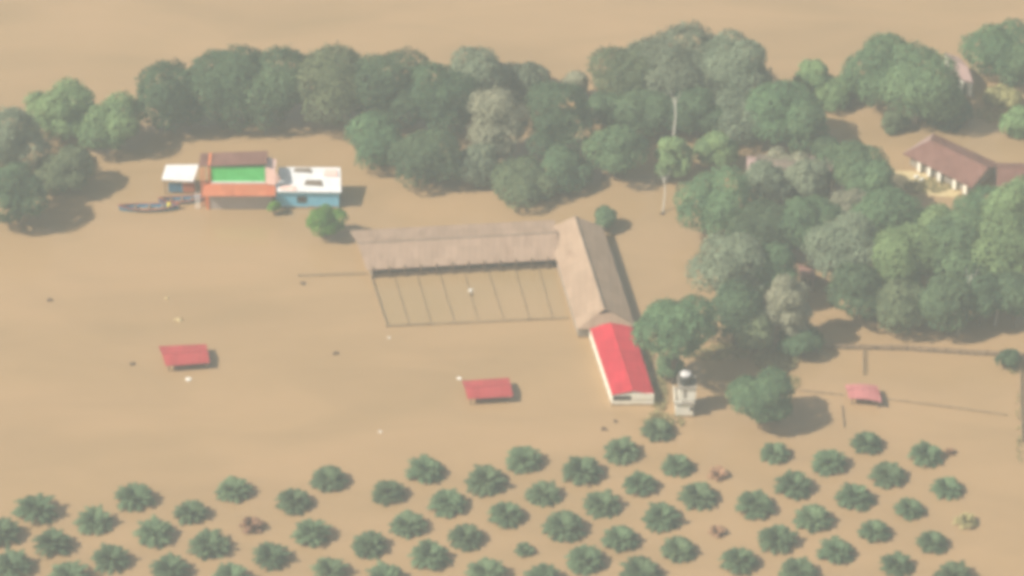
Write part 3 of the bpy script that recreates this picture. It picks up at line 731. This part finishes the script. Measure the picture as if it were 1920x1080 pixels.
fence([(1325, 640), (1480, 650), (1560, 654)], 2.5, .9, 'left stretch of the long brown fence, behind the single round tree', rail_r=.13, post_r=.15)
fence([(1560, 654), (1700, 657), (1800, 664), (1925, 670)], 2.2, 1.0, 'long dark brown fence across the open water on the right', rail_r=.15, post_r=.15, mat='wood')
fence([(1618, 659), (1618, 705)], 2.2, .9, 'short fence running from the long fence towards the smallest shelter', rail_r=.08)
fence([(1662, 750), (1780, 765), (1888, 780)], 3, .45, 'low faint fence right of the smallest shelter', rail_r=.07)
fence([(1578, 762), (1582, 802)], 2.5, .4, 'very short faint fence below the smallest shelter', rail_r=.06)
fence([(1500, 734), (1582, 742)], 3, .4, 'low faint fence left of the smallest shelter', rail_r=.07)
fence([(1913, 690), (1913, 760), (1916, 830)], 2.2, 0.8, 'brown post fence along the right edge of the picture', rail_r=.1)

# weeds: low vegetation breaking the surface
def weeds(spots, seed):
    rng = np.random.default_rng(seed); Qs, Ts = [], []
    for px, py, rx, ry, n in spots:
        for _ in range(n):
            a = rng.uniform(0, 6.283); r = math.sqrt(rng.random())
            c = at(px + rx * r * math.cos(a), py + ry * r * math.sin(a)); c = np.array([c.x, c.y, .02])
            hh = rng.uniform(.15, .55); k = rng.integers(3, 6); t0 = rng.uniform(0, 1)
            for j in range(k):
                b = rng.uniform(0, 6.283); v = np.array([math.cos(b), math.sin(b), 0]) * rng.uniform(.15, .5); w = np.array([-math.sin(b), math.cos(b), 0]) * .09
                tip = c + v + [0, 0, hh]; Qs.append([c - w, c + w, tip + w * .4, tip - w * .4]); Ts.append(np.clip(t0 + rng.normal(0, .1), 0, 1))
    me = quads_mesh('flooded_grass', np.array(Qs), np.array(Ts)); o = link_mesh('flooded_grass', me, FOL['weed'])
    tag(o, 'yellowish grass and weeds breaking the muddy surface', 'grass', kind='stuff')
weeds([(1236, 740, 14, 42, 260), (1215, 660, 8, 40, 160), (1345, 665, 60, 12, 260), (1455, 675, 42, 26, 700), (1245, 790, 40, 14, 160), (1390, 650, 60, 10, 220),
       (1470, 720, 30, 20, 160), (1912, 800, 8, 70, 60), (1900, 690, 14, 12, 40), (1740, 350, 46, 14, 320), (1860, 215, 30, 16, 160)], 5)

# ------------------------------------------------------------------ small floating things
def debris(px, py, s, mat, label, cat='debris', seed=0):
    rng = random.Random(px * 7 + py); p = at(px, py); mb = MB()
    for i in range(7):
        a = rng.uniform(0, 3.14); L = s * rng.uniform(.5, 1.0); c = (p.x + rng.uniform(-.3, .3) * s, p.y + rng.uniform(-.25, .25) * s)
        mb.tube([(c[0] - math.cos(a) * L / 2, c[1] - math.sin(a) * L / 2, .02), (c[0], c[1], rng.uniform(.1, .35) * s), (c[0] + math.cos(a) * L / 2, c[1] + math.sin(a) * L / 2, .04)], [s * .12, s * .16, s * .08], 6)
    o = thing_mesh(mb, 'floating_debris', M[mat], (p.x, p.y, 0), label, cat, 'small things floating on the flood'); o['kind'] = 'thing'
debris(353, 712, .9, 'white_thing', 'white speck floating just below the leftmost red shelter')
debris(861, 710, .7, 'white_thing', 'white speck at the left corner of the middle red shelter')
debris(713, 810, .5, 'white_thing', 'tiny white speck in open water below the paddock')
debris(730, 634, .5, 'white_thing', 'tiny white speck below the left corner of the paddock')
debris(882, 545, .8, 'white_thing', 'white speck inside the drowned paddock')
debris(248, 683, .9, 'debris', 'small dark lump left of the leftmost red shelter')
debris(631, 663, .9, 'debris', 'small dark lump between the left and middle red shelters')
debris(95, 563, 1.0, 'debris', 'small dark lump at the far left in open water')
debris(568, 531, 1.0, 'debris', 'dark lump at the left end of the faint fence line')
debris(884, 553, .6, 'debris', 'dark lump beside the white speck in the paddock')
debris(335, 600, 1.1, 'litter', 'faint tangle of reeds above the leftmost red shelter')
debris(1133, 805, 1.0, 'debris', 'brown lump in the water left of the uppermost palm')
debris(1155, 790, .7, 'debris', 'smaller brown lump below the front wall of the red roofed shed')
debris(1242, 401, .9, 'debris', 'dark lump at the foot of the thin pale pole')
debris(312, 560, .7, 'litter', 'very faint clump above the reeds, in open water')

# ------------------------------------------------------------------ the flooded homestead of the ground view
def homestead():
    O = at(455, 392)             # front face of the block wall, at the water line
    X, Y = O.x, O.y
    def rb(xa, xb, ya, yb, z0, z1): return MB().prism([(X + xa, Y + ya), (X + xb, Y + ya), (X + xb, Y + yb), (X + xa, Y + yb)], z0, z1)
    h_ = empty('stilt_house', (X, Y, 0), 'two storey house with green upper panel, rusty porch roof and bare block wall', 'house')
    rb(-4.6, 4.2, 0, 4.6, -1, 2.7).build('block_wall', M['blocks'], h_)
    rb(-5.0, -4.62, -.1, .3, -1, 3.0).build('corner_post', M['orange'], h_)
    MB().slab([(X - 5.4, Y - .9, 2.75), (X + 4.7, Y - .9, 2.75), (X + 4.7, Y + 1.3, 3.55), (X - 5.4, Y + 1.3, 3.55)], .08).build('porch_roof', M['rust_sheet'], h_)
    up = rb(-4.3, 3.2, 1.3, 4.5, 3.3, 6.05).build('upper_wall', M['green_panel'], h_)
    rb(-4.62, -4.32, 1.2, 4.5, 2.8, 6.4).build('trim', M['orange'], h_)
    rb(-4.3, 3.2, 1.1, 1.28, 3.45, 3.75).build('sill_board', M['tarp_white'], h_)
    MB().slab([(X - 5.9, Y + 1.1, 6.35), (X + 3.5, Y + 1.1, 6.75), (X + 3.5, Y + 4.9, 6.5), (X - 5.9, Y + 4.9, 6.1)], .1).build('roof', M['brown_roof'], h_)
    for xx, z in ((-5.7, 6.1), (-5.3, 6.1)): rb(xx, xx + .14, .9, 1.04, -1, z).build('stilt', M['orange'], h_)
    mb = MB(); mb.slab([(X + 3.3, Y + 1.2, 6.1), (X + 4.7, Y + .9, 5.7), (X + 5.4, Y + .8, 4.4), (X + 4.6, Y + .6, 3.6), (X + 3.3, Y + .9, 3.65)], .07)
    mb.slab([(X + 3.3, Y + 4.2, 6.1), (X + 4.7, Y + 3.8, 5.7), (X + 4.7, Y + .9, 5.7), (X + 3.3, Y + 1.2, 6.1)], .07)
    o = mb.build('tarpaulin', M['tarp_pink'], h_)
    b_ = empty('blue_house', (X + 9, Y, 0), 'low light blue house under white and pinkish roofing sheets', 'house')
    rb(4.6, 13.4, .2, 4.4, -1, 2.75).build('wall', M['blue_wall'], b_)
    rb(4.22, 4.58, -.05, .3, -1, 2.9).build('corner_post', M['dark'], b_)
    rb(7.6, 8.9, .12, .22, 1.0, 2.0).build('window', M['dark'], b_)
    MB().slab([(X + 4.9, Y - .1, 2.95), (X + 13.8, Y - .1, 2.85), (X + 13.5, Y + 4.8, 3.8), (X + 4.9, Y + 4.8, 3.9)], .09).build('roof', M['tarp_white'], b_)
    for k, (xa, ya, w, d) in enumerate(((5.2, .2, 2.4, .8), (8.6, 1.2, 2.6, .9), (11.2, 3.0, 2.0, 1.2), (7.0, 3.8, 2.6, .7))):
        zz = lambda y: 3.03 + (y + .1) * .194
        MB().slab([(X + xa, Y + ya, zz(ya)), (X + xa + w, Y + ya - .2, zz(ya - .2)), (X + xa + w * .9, Y + ya + d, zz(ya + d)), (X + xa + .2, Y + ya + d, zz(ya + d))], .05).build('roofing_patch', M['tarp_pink'] if k % 2 == 0 else M['grey_roof'], b_)
    # boats
    def boat(cx, cy, L, wd, rz, label):
        root = empty('wooden_boat', (cx, cy, 0), label, 'boat', 'boats moored by the homestead')
        n = 12; ca, sa = math.cos(rz), math.sin(rz); hull = MB(); rim = MB(); left, right, keelL = [], [], []
        for i in range(n + 1):
            u = -1 + 2 * i / n; wv = wd / 2 * (1 - abs(u) ** 2.6) + .03; z = .55 + .35 * u * u
            f = lambda x, y, z_: (cx + x * ca - y * sa, cy + x * sa + y * ca, z_)
            left.append((f(u * L / 2, wv, z), f(u * L / 2 * .95, wv * .6, -.15))); right.append((f(u * L / 2, -wv, z), f(u * L / 2 * .95, -wv * .6, -.15)))
        for i in range(n):
            hull.poly([left[i][0], left[i + 1][0], left[i + 1][1], left[i][1]]); hull.poly([right[i][1], right[i + 1][1], right[i + 1][0], right[i][0]])
            hull.poly([left[i][1], left[i + 1][1], right[i + 1][1], right[i][1]])
        hull.build('hull', M['blue_paint'], root)
        rim.tube([p[0] for p in left], [.07] * (n + 1), 5); rim.tube([p[0] for p in right], [.07] * (n + 1), 5); rim.build('gunwale', M['red_paint'], root)
        for u in (-.45, 0, .45):
            x = u * L / 2; q = (cx + x * ca, cy + x * sa); MB().box((q[0], q[1], .4), (.3, wd * .85, .06), rz).build('thwart', M['wood'], root)
    boat(X - 13.0, Y - .2, 8.5, 1.6, .04, 'longer blue wooden boat with red gunwale, farther from the house')
    boat(X - 8.6, Y + 1.8, 6.5, 1.4, .12, 'shorter blue wooden boat behind, closest to the house')
    p = (X - 10.2, Y - .1)
    thing_mesh(MB().tube([(p[0], p[1], .3), (p[0], p[1], .95), (p[0], p[1], 1.05), (p[0], p[1], 1.2)], [.28, .3, .16, .1], 10), 'jug', M['yellow'], (p[0], p[1], .3), 'yellow plastic jug standing in the longer boat', 'jug')
    sh = empty('tarp_shelter', (X - 9, Y + 5, 0), 'white tarpaulin shelter with blue and orange sheets behind the boats', 'shelter')
    MB().slab([(X - 11.4, Y + 3.6, 2.6), (X - 7.0, Y + 3.4, 2.4), (X - 6.4, Y + 6.4, 3.3), (X - 11.0, Y + 6.6, 3.1)], .07).build('roof', M['tarp_white'], sh)
    for x in (-11.1, -6.9): rb(x, x + .15, 3.8, 3.95, -1, 2.5).build('post', M['wood'], sh)
    rb(-10.6, -8.6, 3.9, 4.0, .3, 1.9).build('blue_sheet', M['blue_paint'], sh); rb(-8.55, -6.9, 3.9, 4.0, .3, 1.8).build('orange_sheet', M['rust_sheet'], sh)
    la = empty('ladder', (X - 6.2, Y + .2, 0), 'white ladder leaning beside the boats and the block house', 'ladder')
    for s in (0, .5): MB().tube([(X - 6.5 + s, Y - .1, -.5), (X - 6.5 + s, Y + .8, 2.3)], [.05, .05], 5).build('side_rail', M['white_thing'], la)
    for k in range(6):
        t = .25 + k * .12; MB().tube([(X - 6.5, Y - .1 + .9 * t, -.5 + 2.8 * t), (X - 6.0, Y - .1 + .9 * t, -.5 + 2.8 * t)], [.04, .04], 5).build('rung', M['white_thing'], la)
_before = set(bpy.data.objects)
homestead()
_O = at(455, 392)
for _o in [o for o in bpy.data.objects if o not in _before and o.parent is None]:
    _o.location = _O + (_o.location - _O) * 1.3; _o.scale = (1.3, 1.3, 1.3)
tree(612, 415, 34, 30, 'vivid', 'leafy green shrub tree in the water before the light blue house', group=None, name='shrub_tree', leaf=.34, dens=2.2, cat='tree')
tree(514, 388, 11, 12, 'vivid', 'small green bush at the corner between block wall and blue house', group=None, name='bush', leaf=.25, dens=2.5, cat='bush')

# ------------------------------------------------------------------ haze
HZ = 0.00043
hb = MB().prism([(-2520, -2520), (2520, -2520), (2520, 2520), (-2520, 2520)], -1.6, CAM.z + 12)
hm = bpy.data.materials.new('thin_smoky_haze'); hm.use_nodes = True
n_ = hm.node_tree; n_.nodes.remove(n_.nodes['Principled BSDF'])
pv = n_.nodes.new('ShaderNodeVolumePrincipled'); pv.inputs['Color'].default_value = (.78, .90, .93, 1); pv.inputs['Density'].default_value = HZ
pv.inputs['Anisotropy'].default_value = .1
n_.links.new(pv.outputs[0], n_.nodes['Material Output'].inputs['Volume'])
hz = hb.build('haze', hm); tag(hz, kind='stuff'); hz['label'] = 'thin smoky haze over the whole flood'; hz['category'] = 'haze'
